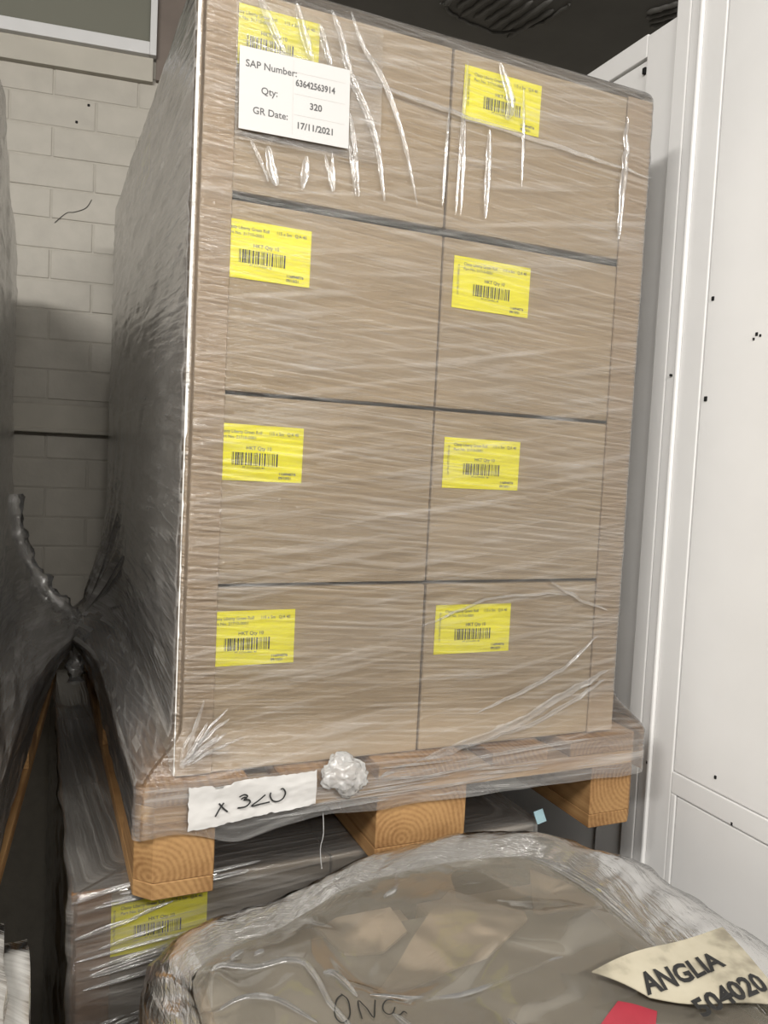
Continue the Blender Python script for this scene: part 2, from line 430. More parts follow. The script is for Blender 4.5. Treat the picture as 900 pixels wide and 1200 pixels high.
# ------------------------------------------------------------------ cartons
CW, CD, RH, Z0 = 0.3525, 0.372, 0.2556, 0.146
BX, BY = 0.049, 0.041          # outer corner of the load (outside of the corner boards)
barcode_rows = None
def label_print(left):
    """print of one yellow sticker, in the sticker's own plane (x right, z up), y = 0"""
    pl = lambda ox, oz: (lambda a, b: Vector((ox + a, 0, oz + b)))
    parts = [text_data('Classy Liberty Green Roll', 0.0062, pl(0.016, 0.0625), 0.00008, 'LEFT', 0.88),
             text_data('115 x 5m   Q:A 40', 0.0062, pl(0.082, 0.0625), 0.00008, 'LEFT', 0.88),
             text_data('Part No. 21710-0001', 0.0058, pl(0.016, 0.0555), 0.00006),
             text_data('HKT Qty 10', 0.0068, pl(0.052, 0.0415), 0.0001),
             text_data('PT 21710-0001 40', 0.004, pl(0.048, 0.0165), 0.00003),
             text_data('11689487/6', 0.0050, pl(0.098, 0.0095), 0.00018),
             text_data('09/10/21', 0.0050, pl(0.098, 0.004), 0.00018),
             text_data('Lot No 0021710000116', 0.0045, lambda a, b: Vector((0.0095 - b, 0, 0.019 + a)), 0.00004)]
    return merge(*parts)
PRINT = mesh('print', *label_print(False), M_inkgrey)
rb = random.Random(3)
V, F = [], []; x = 0.0335
while x < 0.096:
    wd = rb.choice((0.0006, 0.0006, 0.0012, 0.0012, 0.0022)); g = rb.choice((0.0007, 0.0007, 0.0012, 0.0018))
    b = len(V); V += [(x, 0, 0.0205), (x+wd, 0, 0.0205), (x+wd, 0, 0.0375), (x, 0, 0.0375)]; F.append((b, b+1, b+2, b+3)); x += wd+g
BARS = mesh('barcode', V, F, M_ink)
STICK = box_mesh('sticker', 0.1305, 0.0008, 0.0745, M_yellow)
for v in STICK.vertices: v.co += Vector((0.06525, -0.0004, 0.03725))
def stuff(o):
    o['kind'] = 'stuff'; return o
def sticker(parent, x, y, z, rot=0.0):
    s = link('sticker', STICK, parent, (x, y, z)); s.rotation_euler = (0, rot, 0)
    s['label'] = 'yellow printed sticker'
    stuff(link('print', PRINT, s, (0, -0.0010, 0))); stuff(link('barcode', BARS, s, (0, -0.0010, 0)))
    return s
def carton_mesh(nm, h, mat):
    me = box_mesh(nm, CW, CD, h, mat, 0.0035, True, 2)
    return me
C_MAIN = carton_mesh('carton', RH-0.0045, M_card)
C_TOPGAP = carton_mesh('carton', RH-0.0105, M_card)
C_LOW = carton_mesh('carton', RH-0.0045, cardboard('shade_toned_kraft', (0.19, 0.155, 0.115)))  # darker card: shade under the upper pallet is put into its colour
rows_txt = ['bottom row', 'third row from the top', 'second row from the top', 'top row']
lab_z = [0.145, 0.139, 0.146, 0.158]
for r in range(4):
    for c in range(2):
        for d in range(3):
            if c == 1 and d > 0: continue           # wholly hidden behind the others
            x = BX + 0.004 + CW/2 + c*(CW + 0.0025); y = BY + 0.004 + CD/2 + d*(CD + 0.003)
            o = link('carton', C_TOPGAP if r == 2 else C_MAIN, None, (x, y, Z0 + r*RH + H))
            o.rotation_euler = (0, 0, (random.random()-0.5)*0.004)
            if d == 0:
                side = 'left' if c == 0 else 'right'
                extra = ', behind the white slip' if (r == 3 and c == 0) else ''
                tag(o, f'stickered carton on the front, {rows_txt[r]}, {side} column{extra}', 'carton', 'cartons of the tall load')
                if c == 0: sx = 0.077
                else: sx = 0.4245
                sticker(o, sx - x, -CD/2 - 0.0006, lab_z[r], (random.random()-0.5)*0.02)
            else:
                tag(o, f'carton on the shaded left side, {rows_txt[r]}, {"middle one" if d == 1 else "nearest the brick wall"}', 'carton', 'cartons of the tall load')
                if r == 3 and d == 1:
                    s = sticker(o, -CW/2 - 0.0006, 0.05, lab_z[r]); s.rotation_euler = (0, 0, -math.pi/2)
# dark liner sheet between the two upper rows
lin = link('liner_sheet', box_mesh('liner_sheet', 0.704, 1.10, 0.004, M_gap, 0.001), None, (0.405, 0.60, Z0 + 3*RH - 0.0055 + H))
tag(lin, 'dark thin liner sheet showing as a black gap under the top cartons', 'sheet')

# corner boards
def corner_board(x, y, sx, sy, z0, z1, label, mat=M_board, leg=0.050, group='cardboard corner boards'):
    t = 0.004
    P = [(0, 0), (leg*sx, 0), (leg*sx, t*sy), (t*sx, t*sy), (t*sx, leg*sy), (0, leg*sy)]
    me = prism_mesh('corner_board', P, 0, z1-z0, mat, 0.0011)
    o = link('corner_board', me, None, (x, y, z0 + H))
    tag(o, label, 'corner board', group)
    return o
ZT = Z0 + 4*RH
cb = corner_board(BX, BY, 1, 1, Z0+0.001, ZT+0.004, 'long brown corner board on the front left edge of the tall load')
V, F = [], []  # narrow white strip down the board's outer edge, wider higher up
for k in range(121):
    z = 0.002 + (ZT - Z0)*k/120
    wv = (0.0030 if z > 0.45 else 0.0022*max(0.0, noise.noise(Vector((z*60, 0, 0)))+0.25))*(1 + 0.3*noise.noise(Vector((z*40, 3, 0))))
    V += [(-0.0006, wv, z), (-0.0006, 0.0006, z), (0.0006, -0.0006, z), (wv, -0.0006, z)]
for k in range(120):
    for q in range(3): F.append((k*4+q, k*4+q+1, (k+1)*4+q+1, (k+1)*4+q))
o = link('white_edge_strip', mesh('white_edge_strip', V, F, simple('white_edge', (0.78, 0.77, 0.74), 0.5)), cb); o['label'] = 'white strip along the board edge'
corner_board(BX+0.716, BY, -1, 1, Z0+0.001, ZT-0.004, 'long brown corner board on the front right edge, beside the white partition')

# ------------------------------------------------------------------ stretch film round a load
def loop_pts(x0, x1, y0, y1, r, nper):
    """front-left start, going front -> right -> back -> left; returns points, normals, arc length"""
    segs = []
    def line(a, b, n):
        for k in range(n): t = k/n; segs.append((a[0]+(b[0]-a[0])*t, a[1]+(b[1]-a[1])*t))
    def arc(cx, cy, a0, n=4):
        for k in range(n): t = a0 + (math.pi/2)*k/n; segs.append((cx+r*math.cos(t), cy+r*math.sin(t)))
    line((x0+r, y0), (x1-r, y0), nper[0]); arc(x1-r, y0+r, -math.pi/2)
    line((x1, y0+r), (x1, y1-r), nper[1]); arc(x1-r, y1-r, 0)
    line((x1-r, y1), (x0+r, y1), nper[2]); arc(x0+r, y1-r, math.pi/2)
    line((x0, y1-r), (x0, y0+r), nper[3]); arc(x0+r, y0+r, math.pi)
    return segs
def smooth(a, b, t):
    t = max(0, min(1, (t-a)/(b-a))); return t*t*(3-2*t)
def film_wrap(name, ext_lo, ext_hi, zlow, zflare, ztop, over, mat, nper=(120, 20, 20, 150), nz=110, amp=0.0016, warp=None, rtop=0.014, zl_fn=None, lowmat=None, zlowmat=None, sidemat=None):
    prof = []     # (z, inset, kind)
    for k in range(nz+1):
        t = k/nz; prof.append((zlow + (ztop-rtop-zlow)*(t**1.15), 0.0))
    for k in range(1, 6):
        a = math.pi/2*k/5; prof.append((ztop-rtop+rtop*math.sin(a), rtop*(1-math.cos(a))))
    for k in range(1, 5): prof.append((ztop-0.004*k/4, rtop + over*k/4))
    V, U, F = [], [], []; n = None; vv = 0; last = None
    for z, ins in prof:
        f = smooth(zflare[0], zflare[1], z)
        e = [l*(1-f)+h*f for l, h in zip(ext_lo, ext_hi)]
        pts = loop_pts(e[0]+ins, e[1]-ins, e[2]+ins, e[3]-ins, 0.012+ins*0.3, nper)
        n = len(pts); u = 0
        if last is not None: vv += math.hypot(z-last[0], ins-last[1])
        last = (z, ins)
        for i, (x, y) in enumerate(pts):
            px, py = pts[i-1] if i else pts[0]
            u += math.hypot(x-px, y-py)
            nx, ny = x-(e[0]+e[1])/2, y-(e[2]+e[3])/2
            # outward normal of the box side
            qx, qy = pts[(i+1) % n]; tx, ty = qx-px, qy-py; tl = math.hypot(tx, ty) or 1
            ox, oy = ty/tl, -tx/tl
            side = abs(ox)
            a_ = amp*(2.4 if side > 0.8 else 1.0)
            d = a_*abs(fbm(u*4+z*1.5, z*38-u*2.0, 1.3)) + 0.3*a_*fbm(u*10, z*110)
            zz = z
            if zl_fn and z < zflare[0]:
                zz = z + (zl_fn(u)-zlow)*max(0, (zflare[0]-z)/(zflare[0]-zlow))
            p = Vector((x+ox*d, y+oy*d, zz))
            if warp: p = warp(p)
            V.append(p); U.append((u, vv))
    for j in range(len(prof)-1):
        for i in range(n):
            k = (i+1) % n
            if k == 0: continue
            F.append((j*n+i, j*n+k, (j+1)*n+k, (j+1)*n+i))
    # closing strip (first and last column coincide closely)
    for j in range(len(prof)-1): F.append((j*n+n-1, j*n, (j+1)*n, (j+1)*n+n-1))
    me = mesh(name, V, F, mat, True, U)
    if sidemat:
        me.materials.append(mat); me.materials.append(sidemat)
        for p in me.polygons:
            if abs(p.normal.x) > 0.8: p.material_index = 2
    if lowmat:
        if sidemat: me.materials[1] = lowmat
        else: me.materials.append(lowmat)
        for p in me.polygons:
            if p.center.z < zlowmat: p.material_index = 1
    return me
def warp_main(p):
    if p.x < 0.08:
        g = math.exp(-((p.y-1.0)/0.20)**2 - ((p.z-0.17)/(0.16 if p.z > 0.17 else 0.06))**2)
        p.x -= 0.062*g
        # radial puckers towards the tie
        a = math.atan2(p.z-0.16, p.y-1.0); r = math.hypot(p.z-0.16, p.y-1.0)
        p.x -= 0.004*math.sin(a*22)*math.exp(-(r/0.35)**2)*smooth(0.0, 0.08, r)
    return p
def main_low(u):
    return 0.084 - 0.016*math.exp(-((u-0.13)/0.05)**2) + 0.006*noise.noise(Vector((u*14, 0, 0)))
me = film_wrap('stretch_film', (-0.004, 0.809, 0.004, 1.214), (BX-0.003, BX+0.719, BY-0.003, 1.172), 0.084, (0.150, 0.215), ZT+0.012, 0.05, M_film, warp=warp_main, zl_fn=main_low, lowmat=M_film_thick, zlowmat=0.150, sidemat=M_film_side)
wrap = link('stretch_film', me, None, (0, 0, H))
tag(wrap, 'clear streaky stretch film wound around the tall carton load and its pallet', 'stretch film', 'stretch film wraps')

def fold(parent, pts, wd, mat=M_film_fold, nrm=Vector((0, -1, 0)), lift=0.003, nm='film_fold', n=8, j=0.0):
    """a raised crease of film: a small ridge strip along the points"""
    P = spline(pts, n); V, U, F = [], [], []
    L = 0
    for i, p in enumerate(P):
        if i: L += (p-P[i-1]).length
        t = (P[min(i+1, len(P)-1)]-P[max(i-1, 0)]).normalized()
        s = t.cross(nrm).normalized()
        k = math.sin(math.pi*(i+0.3)/(len(P)-0.4))**0.5
        ww = wd*1.5*max(0.2, k)*(1+0.35*noise.noise(p*90))
        off = j*noise.noise(p*50)
        for q, (a, h) in enumerate(((-1, 0), (-0.8, 0.9), (-0.45, 0.15), (0.45, 0.15), (0.8, 1.0), (1, 0))):
            V.append(p + s*(a*ww+off) + nrm*(h*lift*k)); U.append((L, a*ww))
    for i in range(len(P)-1):
        for q in range(5): F.append((i*6+q, i*6+q+1, (i+1)*6+q+1, (i+1)*6+q))
    return link(nm, mesh(nm, V, F, mat, True, U), parent)
yf = BY - 0.0045
for s, wd in (([(0.204, 1.142), (0.212, 1.119), (0.222, 1.092)], 0.0035),
              ([(0.22, 1.164), (0.234, 1.135), (0.25, 1.087), (0.275, 1.045), (0.294, 1.0), (0.308, 0.932)], 0.0040),
              ([(0.248, 1.167), (0.266, 1.128), (0.293, 1.097), (0.314, 1.061), (0.336, 1.008), (0.358, 0.935)], 0.0028),
              ([(0.219, 0.978), (0.226, 0.953), (0.232, 0.932)], 0.0018), ([(0.229, 0.983), (0.231, 0.955), (0.234, 0.933)], 0.0018),
              ([(0.248, 1.043), (0.258, 1.008), (0.27, 0.931)], 0.0022), ([(0.25, 1.006), (0.258, 0.97), (0.266, 0.931)], 0.0018),
              ([(0.119, 0.976), (0.133, 0.951), (0.144, 0.929)], 0.0016), ([(0.142, 0.974), (0.147, 0.946), (0.155, 0.926)], 0.0045),
              ([(0.194, 0.971), (0.193, 0.951), (0.19, 0.928)], 0.0040),
              ([(0.426, 1.147), (0.422, 1.052), (0.419, 0.933)], 0.0016), ([(0.478, 1.157), (0.50, 1.105), (0.494, 1.080)], 0.0050),
              ([(0.467, 1.061), (0.468, 1.002), (0.468, 0.935)], 0.0035), ([(0.426, 1.065), (0.427, 1.0), (0.427, 0.934)], 0.0016),
              ([(0.122, 1.158), (0.142, 1.12), (0.160, 1.09)], 0.0045), ([(0.172, 1.160), (0.185, 1.12), (0.197, 1.09)], 0.0045),
              ([(0.520, 1.13), (0.524, 1.06), (0.526, 0.99)], 0.0014),
              ([(0.40, 1.08), (0.398, 1.0), (0.397, 0.94)], 0.0014)):
    fold(wrap, [(a, yf, b) for a, b in s], wd)
# edges of film layers crossing the front
for s, wd in (([(0.30, 1.080), (0.45, 1.068), (0.60, 1.058), (0.765, 1.046)], 0.0022),
              ([(0.10, 1.098), (0.30, 1.082), (0.45, 1.07)], 0.0015),
              ([(0.71, 1.13), (0.712, 1.04), (0.710, 0.94)], 0.0040),
              ([(0.745, 0.25), (0.66, 0.215), (0.56, 0.178), (0.45, 0.155), (0.33, 0.128)], 0.0050),
              ([(0.74, 0.235), (0.62, 0.185), (0.50, 0.160)], 0.0025),
              ([(0.72, 0.31), (0.66, 0.262), (0.58, 0.226), (0.50, 0.2)], 0.0022),
              ([(0.40, 0.335), (0.52, 0.375), (0.66, 0.38)], 0.0012), ([(0.62, 0.40), (0.68, 0.37), (0.735, 0.35)], 0.0018)):
    fold(wrap, [(a, yf - (0.022*max(0, 0.215-b)/0.065), b) for a, b in s], wd, j=0.004)
# bunched folds at the bottom left corner and along the deck
for k in range(13):
    a = 0.15 + 1.2*k/13 + random.uniform(-0.05, 0.05)
    L = random.uniform(0.03, 0.085)
    x0, z0 = 0.052+random.uniform(0, 0.012), 0.165+random.uniform(0, 0.01)
    fold(wrap, [(x0, yf-0.016, z0), (x0+L*0.5*math.cos(a), yf-0.007, z0+L*0.5*math.sin(a)+0.004), (x0+L*math.cos(a), yf-0.002, z0+L*math.sin(a))], random.uniform(0.0008, 0.0018), j=0.003)
for k in range(16):
    x0 = random.uniform(0.0, 0.5); z = random.uniform(0.09, 0.146); L = random.uniform(0.08, 0.3)
    dz = random.uniform(-0.008, 0.012)
    fold(wrap, [(x0, 0.0035, z), (x0+L/2, 0.0032, z+dz*0.6), (min(0.80, x0+L), 0.0035, z+dz)], random.uniform(0.0008, 0.002), lift=0.002)
for k in range(14):      # gathers running to the tie
    a = random.uniform(1.7, 3.6); L = random.uniform(0.12, 0.4)
    p0 = Vector((-0.014, 0.97, 0.18)); p1 = Vector((BX-0.006, 0.97 + L*math.cos(a), 0.18 + abs(L*math.sin(a))*0.7))
    mid = p0.lerp(p1, 0.5); mid.x += 0.008
    fold(wrap, [p0, mid, p1], random.uniform(0.0015, 0.003), nrm=Vector((-1, 0, 0)), lift=0.005, mat=M_film)

# wad of bunched film above the pallet edge
bm = bmesh.new(); bmesh.ops.create_icosphere(bm, subdivisions=5, radius=1)
for v in bm.verts:
    d = v.co.normalized()
    k = 1.15 + 0.38*fbm(d.x*1.6+4, d.y*1.6, d.z*1.6) + 0.10*abs(noise.noise(d*5))
    v.co = Vector((d.x*0.026*k, d.y*0.016*k, d.z*0.023*k - (0.004*d.x)))
me = bpy.data.meshes.new('film_wad'); bm.to_mesh(me); bm.free(); me.materials.append(M_film_wad)
for p in me.polygons: p.use_smooth = True
ul = me.uv_layers.new(name='UVMap')
for lp in me.loops:
    c = me.vertices[lp.vertex_index].co; ul.data[lp.index].uv = (c.x+c.y, c.z)
o = link('film_wad', me, wrap, (0.273, -0.002, 0.142)); o['label'] = 'white bunched wad of film'
# loose strand hanging below the wad
V, F = tube_data(spline([(0.246, 0.002, 0.09), (0.247, 0.0, 0.06), (0.244, 0.001, 0.04), (0.247, 0.0, 0.012)], 6), 0.0007, 6, 0.6)
o = link('film_strand', mesh('film_strand', V, F, M_film_wad, True, [(v.x, v.z) for v in V]), wrap)
# twisted film rope to the neighbouring load
rp = spline([(-0.168, 1.00, 0.46), (-0.155, 1.0, 0.36), (-0.12, 0.99, 0.28), (-0.075, 0.98, 0.22), (-0.04, 0.97, 0.185), (-0.025, 0.965, 0.14), (-0.03, 0.96, 0.07), (-0.028, 0.96, 0.03)], 8)
V, F = tube_data(rp, [0.016+0.004*math.sin(i*0.8) for i in range(len(rp))], 14, 0.9)
rope = link('film_rope', mesh('film_rope', V, F, M_film_thick, True, [(v.z*3, (v.x+v.y)) for v in V]), wrap)
rope['label'] = 'twisted rope of film between the two loads'

# ------------------------------------------------------------------ papers on the tall load
ay, az = BY - 0.016, 0.0
slip = empty('delivery_slip', (0.1013, BY-0.010, 0.986 + H)); slip.rotation_euler = (0, math.radians(-1.2), 0)
tag(slip, 'white printed delivery slip with number, quantity and date over the top left carton', 'paper')
SW, SH = 0.1485, 0.1015
link('paper', box_mesh('paper', SW, 0.0012, SH, M_white, 0.0003), slip, (SW/2, 0, SH/2))
pl = lambda ox, oz: (lambda a, b: Vector((ox + a, -0.0009, oz + b)))
V, F = merge(text_data('SAP Number:', 0.0122, pl(0.0075, 0.0775), 0.00012), text_data('Qty:', 0.0122, pl(0.028, 0.0475), 0.00012), text_data('GR Date:', 0.0122, pl(0.0175, 0.0215), 0.00012),
             text_data('63642563914', 0.0115, pl(0.1005, 0.0665), 0.0003, 'CENTER', 0.86), text_data('320', 0.0115, pl(0.1015, 0.0405), 0.0003, 'CENTER'), text_data('17/11/2021', 0.0115, pl(0.1015, 0.0135), 0.0003, 'CENTER'))
stuff(link('print', mesh('print', V, F, M_inkgrey), slip))
V, F = [], []
def rect(x0, z0, x1, z1):
    b = len(V); V.extend([(x0, -0.0008, z0), (x1, -0.0008, z0), (x1, -0.0008, z1), (x0, -0.0008, z1)]); F.append((b, b+1, b+2, b+3))
for z in (0.030, 0.056, 0.083): rect(0.072, z, 0.142, z+0.0004)
rect(0.070, 0.004, 0.0704, 0.098)
stuff(link('ruled_lines', mesh('ruled_lines', V, F, M_rule), slip))
# clear pouch behind and below the slip
V, U, F = [], [], []
for j in range(13):
    for i in range(21):
        x = -0.004 + 0.20*i/20; z = -0.012 + 0.175*j/12
        y = 0.003 + 0.0012*noise.noise(Vector((x*60, z*60, 2)))
        V.append((x, y, z)); U.append((x, z))
for j in range(12):
    for i in range(20): a = j*21+i; F.append((a, a+1, a+22, a+21))
link('clear_pouch', mesh('clear_pouch', V, F, M_film, True, U), slip)

# torn paper with marker writing on the pallet edge
pw = 0.171
def xp(a, b):       # a across 0..1, b up 0..1 on the note
    bot = 0.0905 + 0.0155*a; top = 0.149 + 0.004*a
    z = bot + (top-bot)*b
    return Vector((0.062 + pw*a, -0.0015 - 0.0018*math.sin(a*9) - 0.001*math.sin(b*7+a*4), z))
V, F = [], []
NA, NB = 48, 16
for j in range(NB+1):
    for i in range(NA+1):
        a, b = i/NA, j/NB
        aa = a; bb = b
        if j == NB: bb -= 0.05*abs(noise.noise(Vector((a*22, 0, 0)))) + (0.10 if a < 0.32 and a > 0.18 else 0.0)*0.6
        if j == 0: bb += 0.06*abs(noise.noise(Vector((a*15, 5, 0))))
        if i == 0: aa += 0.012*noise.noise(Vector((b*9, 2, 0)))
        p = xp(aa, bb) + Vector((0, -0.0022*abs(fbm(a*7, b*5, 1.0)), 0))
        V.append(p)
for j in range(NB):
    for i in range(NA): k = j*(NA+1)+i; F.append((k, k+1, k+NA+2, k+NA+1))
V2 = [v + Vector((0, 0.0006, 0)) for v in V]; n0 = len(V)
F2 = [tuple(n0+i for i in reversed(f)) for f in F]
note = link('paper_note', mesh('paper_note', V + V2, F + F2, simple('note_paper', (0.54, 0.53, 0.515), 0.6), True), None, (0, 0, H))
tag(note, 'torn white paper marked X 320 by hand, stuck along the pallet edge', 'paper')
def ux(px, py):    # photo crop fractions -> (a, b) on the note
    a = (px-70)/(595-70); lo = 325-(325-232)*a; hi = 160-(160-78)*a
    return (a, (lo-py)/(lo-hi))
def xink(u, v): return xp(u, v) + Vector((0, -0.0045, 0))
def strokes_to(lines, r, plane):
    out = []
    for ln in lines: out.append([(a*pw, b*0.055) for a, b in ln])
    return stroke_data(out, r, lambda x, y: plane(x/pw, y/0.055))
L = [[(172, 262), (188, 236), (206, 211)], [(186, 213), (203, 231), (222, 246)],
     [(268, 190), (288, 181), (302, 188), (288, 203), (308, 203), (314, 214), (296, 230), (262, 234)], [(276, 200), (290, 192), (300, 200)],
     [(376, 182), (352, 205), (321, 229), (358, 222), (396, 213)],
     [(397, 172), (396, 190), (408, 208), (430, 210), (450, 196), (457, 172), (447, 154), (437, 157)]]
V, F = strokes_to([[ux(*q) for q in ln] for ln in L], 0.0011, xink)
stuff(link('handwriting', mesh('handwriting', V, F, M_ink), note))

# ------------------------------------------------------------------ the load below
LX, LY = -0.072, 0.062
for r in range(4):
    for c in range(2):
        for d in range(3):
            if (c == 1 or d > 0) and r < 3: continue
            x = LX + 0.004 + CW/2 + c*(CW+0.0025); y = LY + 0.004 + CD/2 + d*(CD+0.003)
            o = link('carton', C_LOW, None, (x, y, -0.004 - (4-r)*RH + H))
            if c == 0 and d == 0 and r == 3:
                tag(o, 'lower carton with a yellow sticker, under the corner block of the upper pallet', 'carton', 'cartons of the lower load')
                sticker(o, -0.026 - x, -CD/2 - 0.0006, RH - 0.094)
            elif r == 3:
                tag(o, f'dim lower carton under the upper pallet, {["left", "right"][c]} column, {["front", "middle", "rear"][d]}', 'carton', 'cartons of the lower load')
            else:
                tag(o, f'carton below the frame, {["bottom row", "second row up", "third row up"][r]}, under the lower stickered carton', 'carton', 'cartons of the lower load')
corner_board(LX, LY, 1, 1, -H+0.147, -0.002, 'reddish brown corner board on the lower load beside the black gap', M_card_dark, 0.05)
pallet((LX-0.03, LY-0.03, -H), 0, 'pallet on the floor under the lower carton load')
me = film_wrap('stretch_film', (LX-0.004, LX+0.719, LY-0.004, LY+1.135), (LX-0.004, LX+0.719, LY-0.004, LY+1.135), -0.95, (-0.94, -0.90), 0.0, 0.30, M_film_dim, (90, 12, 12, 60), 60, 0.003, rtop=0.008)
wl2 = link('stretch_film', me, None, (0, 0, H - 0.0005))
tag(wl2, 'shiny loose stretch film around the lower load with the yellow sticker', 'stretch film', 'stretch film wraps')
for k in range(22):
    z = random.uniform(-0.26, -0.004); x0 = LX + random.uniform(-0.002, 0.08); L_ = random.uniform(0.05, 0.2)
    if k < 5: z = -0.008 - 0.003*k
    fold(wl2, [(x0, LY-0.006, z), (x0+L_/2, LY-0.007, z+0.010), (x0+L_, LY-0.006, z+0.016)], random.uniform(0.0008, 0.0022), lift=0.004)
bt = link('blue_tag', box_mesh('blue_tag', 0.022, 0.002, 0.020, M_blue, 0.0005), None, (0.640, 0.052, 0.0105 + H)); bt.rotation_euler = (-0.5, 0, 0.3)
tag(bt, 'small pale blue tag lying under the pallet, left of its right block', 'tag')

# ------------------------------------------------------------------ the load at the left edge
GX, GY, GA = -0.1765, 0.10, math.radians(-0.6)
C_LEFT = box_mesh('carton', 0.70, CD, RH*0.865-0.004, M_card, 0.0035, True, 2)
for r in range(4):
    for d in range(3):
        o = link('carton', C_LEFT, None, (GX - 0.006 - 0.35, GY + CD/2 - 0.06 + d*(CD + 0.003), Z0 + r*RH*0.865 + H))
        tag(o, f'carton in the left edge load, {rows_txt[r]}, {["nearest the camera", "middle one", "nearest the brick wall"][d]}', 'carton', 'cartons of the left edge load')
def warp_left(p):
    if p.x > -0.25:
        g = math.exp(-((p.y-1.0)/0.30)**2 - ((p.z-0.19)/(0.14 if p.z > 0.19 else 0.08))**2)
        p.x += 0.085*g
        p.x += 0.006*noise.noise(Vector((p.y*5, p.z*9, 3)))*(1 if p.z > 0.16 else 0.2)
    return p
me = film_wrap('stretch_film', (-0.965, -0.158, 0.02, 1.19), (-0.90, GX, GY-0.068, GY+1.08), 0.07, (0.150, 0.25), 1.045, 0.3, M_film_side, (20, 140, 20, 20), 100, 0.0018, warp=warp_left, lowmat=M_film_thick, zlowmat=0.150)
for v in me.vertices:
    f = 1 - smooth(0.12, 0.25, v.co.z)
    v.co.x += f*0.09*(v.co.y-0.07)*(1 if v.co.x > -0.5 else 0.0)
wl3 = link('stretch_film', me, None, (0, 0, H))
tag(wl3, 'wrinkled grey stretch film on the load at the left edge', 'stretch film', 'stretch film wraps')
# support under it: a dark load, only its top edge can be guessed
for r in range(2):
    o = link('carton', box_mesh('carton', 0.70, 1.05, (H-0.002)/2 - 0.004, M_card, 0.006, True), None, (-0.535, 0.60, r*(H-0.002)/2))
    tag(o, f'large dark {["lower", "upper"][r]} carton under the left edge pallet, lost in the black gap', 'carton', 'cartons under the left edge pallet')

# white wrapped bundle in the bottom left corner
bm = bmesh.new(); bmesh.ops.create_cube(bm, size=1)
for v in bm.verts: v.co = Vector((-0.442 + v.co.x*0.63, -0.462 + v.co.y*0.74, (v.co.z-0.5)*(H+0.072) + 0.072))
bmesh.ops.bevel(bm, geom=bm.edges[:], offset=0.022, segments=4, affect='EDGES')
bmesh.ops.subdivide_edges(bm, edges=[e for e in bm.edges if e.calc_length() > 0.05], cuts=24, use_grid_fill=True)
bmesh.ops.recalc_face_normals(bm, faces=bm.faces)
for v in bm.verts:
    if v.co.z > -H + 0.05:
        p = v.co.copy()
        k = 0.007*abs(fbm(p.x*9+2, p.y*9, p.z*5)) + 0.0015*fbm(p.x*40, p.y*40, p.z*20)
        v.co += v.normal*k
        if v.co.x > -0.3: v.co.x += 0.010*max(0, -p.y-0.02)/0.2*0.5
me = bpy.data.meshes.new('wrapped_bundle'); bm.to_mesh(me); bm.free(); me.materials.append(M_film_white)
for p in me.polygons: p.use_smooth = True
ul = me.uv_layers.new(name='UVMap')
for lp in me.loops:
    c = me.vertices[lp.vertex_index].co; ul.data[lp.index].uv = (c.x+c.y, c.z+0.4*c.y)
tag(link('wrapped_bundle', me, None, (0, 0, H)), 'whitish crinkled film wrapped bundle in the bottom left corner', 'bundle')

# ------------------------------------------------------------------ bagged load in the foreground
outer = [(-0.02, -0.80, -0.01), (-0.022, -0.40, -0.005), (-0.015, -0.189, 0.0), (0.014, -0.107, 0.0), (0.073, -0.073, 0.01), (0.17, -0.066, 0.02), (0.306, -0.021, 0.03), (0.402, -0.014, 0.035), (0.487, -0.014, 0.038), (0.583, -0.046, 0.034), (0.632, -0.103, 0.03), (0.679, -0.131, 0.02), (0.695, -0.207, 0.01), (0.719, -0.327, 0.0), (0.722, -0.55, -0.005), (0.715, -0.80, -0.01)]
inner = [(0.05, -0.74, -0.005), (0.04, -0.40, 0.0), (0.040, -0.234, 0.0), (0.045, -0.157, 0.0), (0.085, -0.125, 0.005), (0.158, -0.111, 0.01), (0.253, -0.062, 0.015), (0.33, -0.052, 0.018), (0.41, -0.049, 0.02), (0.535, -0.068, 0.02), (0.560, -0.12, 0.018), (0.575, -0.177, 0.015), (0.582, -0.244, 0.01), (0.60, -0.33, 0.006), (0.61, -0.50, 0.0), (0.62, -0.74, -0.005)]
SPo, SPi = spline(outer, 14), spline(inner, 14)
V, U, F = [], [], []
NS = 16; L = 0; nP = len(SPo)
for i in range(nP):
    a, b = SPi[i], SPo[i]
    if i: L += (b-SPo[i-1]).length
    out = Vector((b.x-a.x, b.y-a.y, 0)).normalized()
    back = b.y > -0.2
    lf = 0.5 + 0.5*noise.noise(Vector((L*9, 1, 0)))
    sec = []
    for k in range(NS+1):
        t = k/NS
        if t < 0.55:
            q = t/0.55
            p = a.lerp(b, q); p.z += 0.014*math.sin(math.pi*q)*(0.4+lf) - 0.004*(1-q)
        else:
            q = (t-0.55)/0.45
            p = b + out*(0.010*math.sin(q*math.pi)) - Vector((0, 0, (0.9 if not back else 0.9)*q**1.8))
            if p.y > 0.0: p.y = 0.0 - 0.001*k
        d = 0.0045*fbm(L*18, t*9 + L*3, 2.0, 4) + 0.006*(abs(noise.noise(Vector((L*26+t*5, t*14, 4))))-0.2)
        n_ = (Vector((0, 0, 1))*(1-min(1, t*1.4)) + out*min(1, t*1.4)).normalized()
        p = p + n_*d*(1 if 0.04 < t < 0.9 else 0.3)
        V.append(p); U.append((L, t*0.14 if t < 0.55 else 0.077 + (t-0.55)*1.2))
for i in range(nP-1):
    for k in range(NS): a = i*(NS+1)+k; F.append((a, a+1, a+NS+2, a+NS+1))
bag = empty('bagged_load_cover', (0.35, -0.42, H - 0.02))
tag(bag, 'grey translucent plastic cover with crumpled film rim over the foreground load', 'plastic cover')
off = Vector((0.35, -0.42, -0.02))
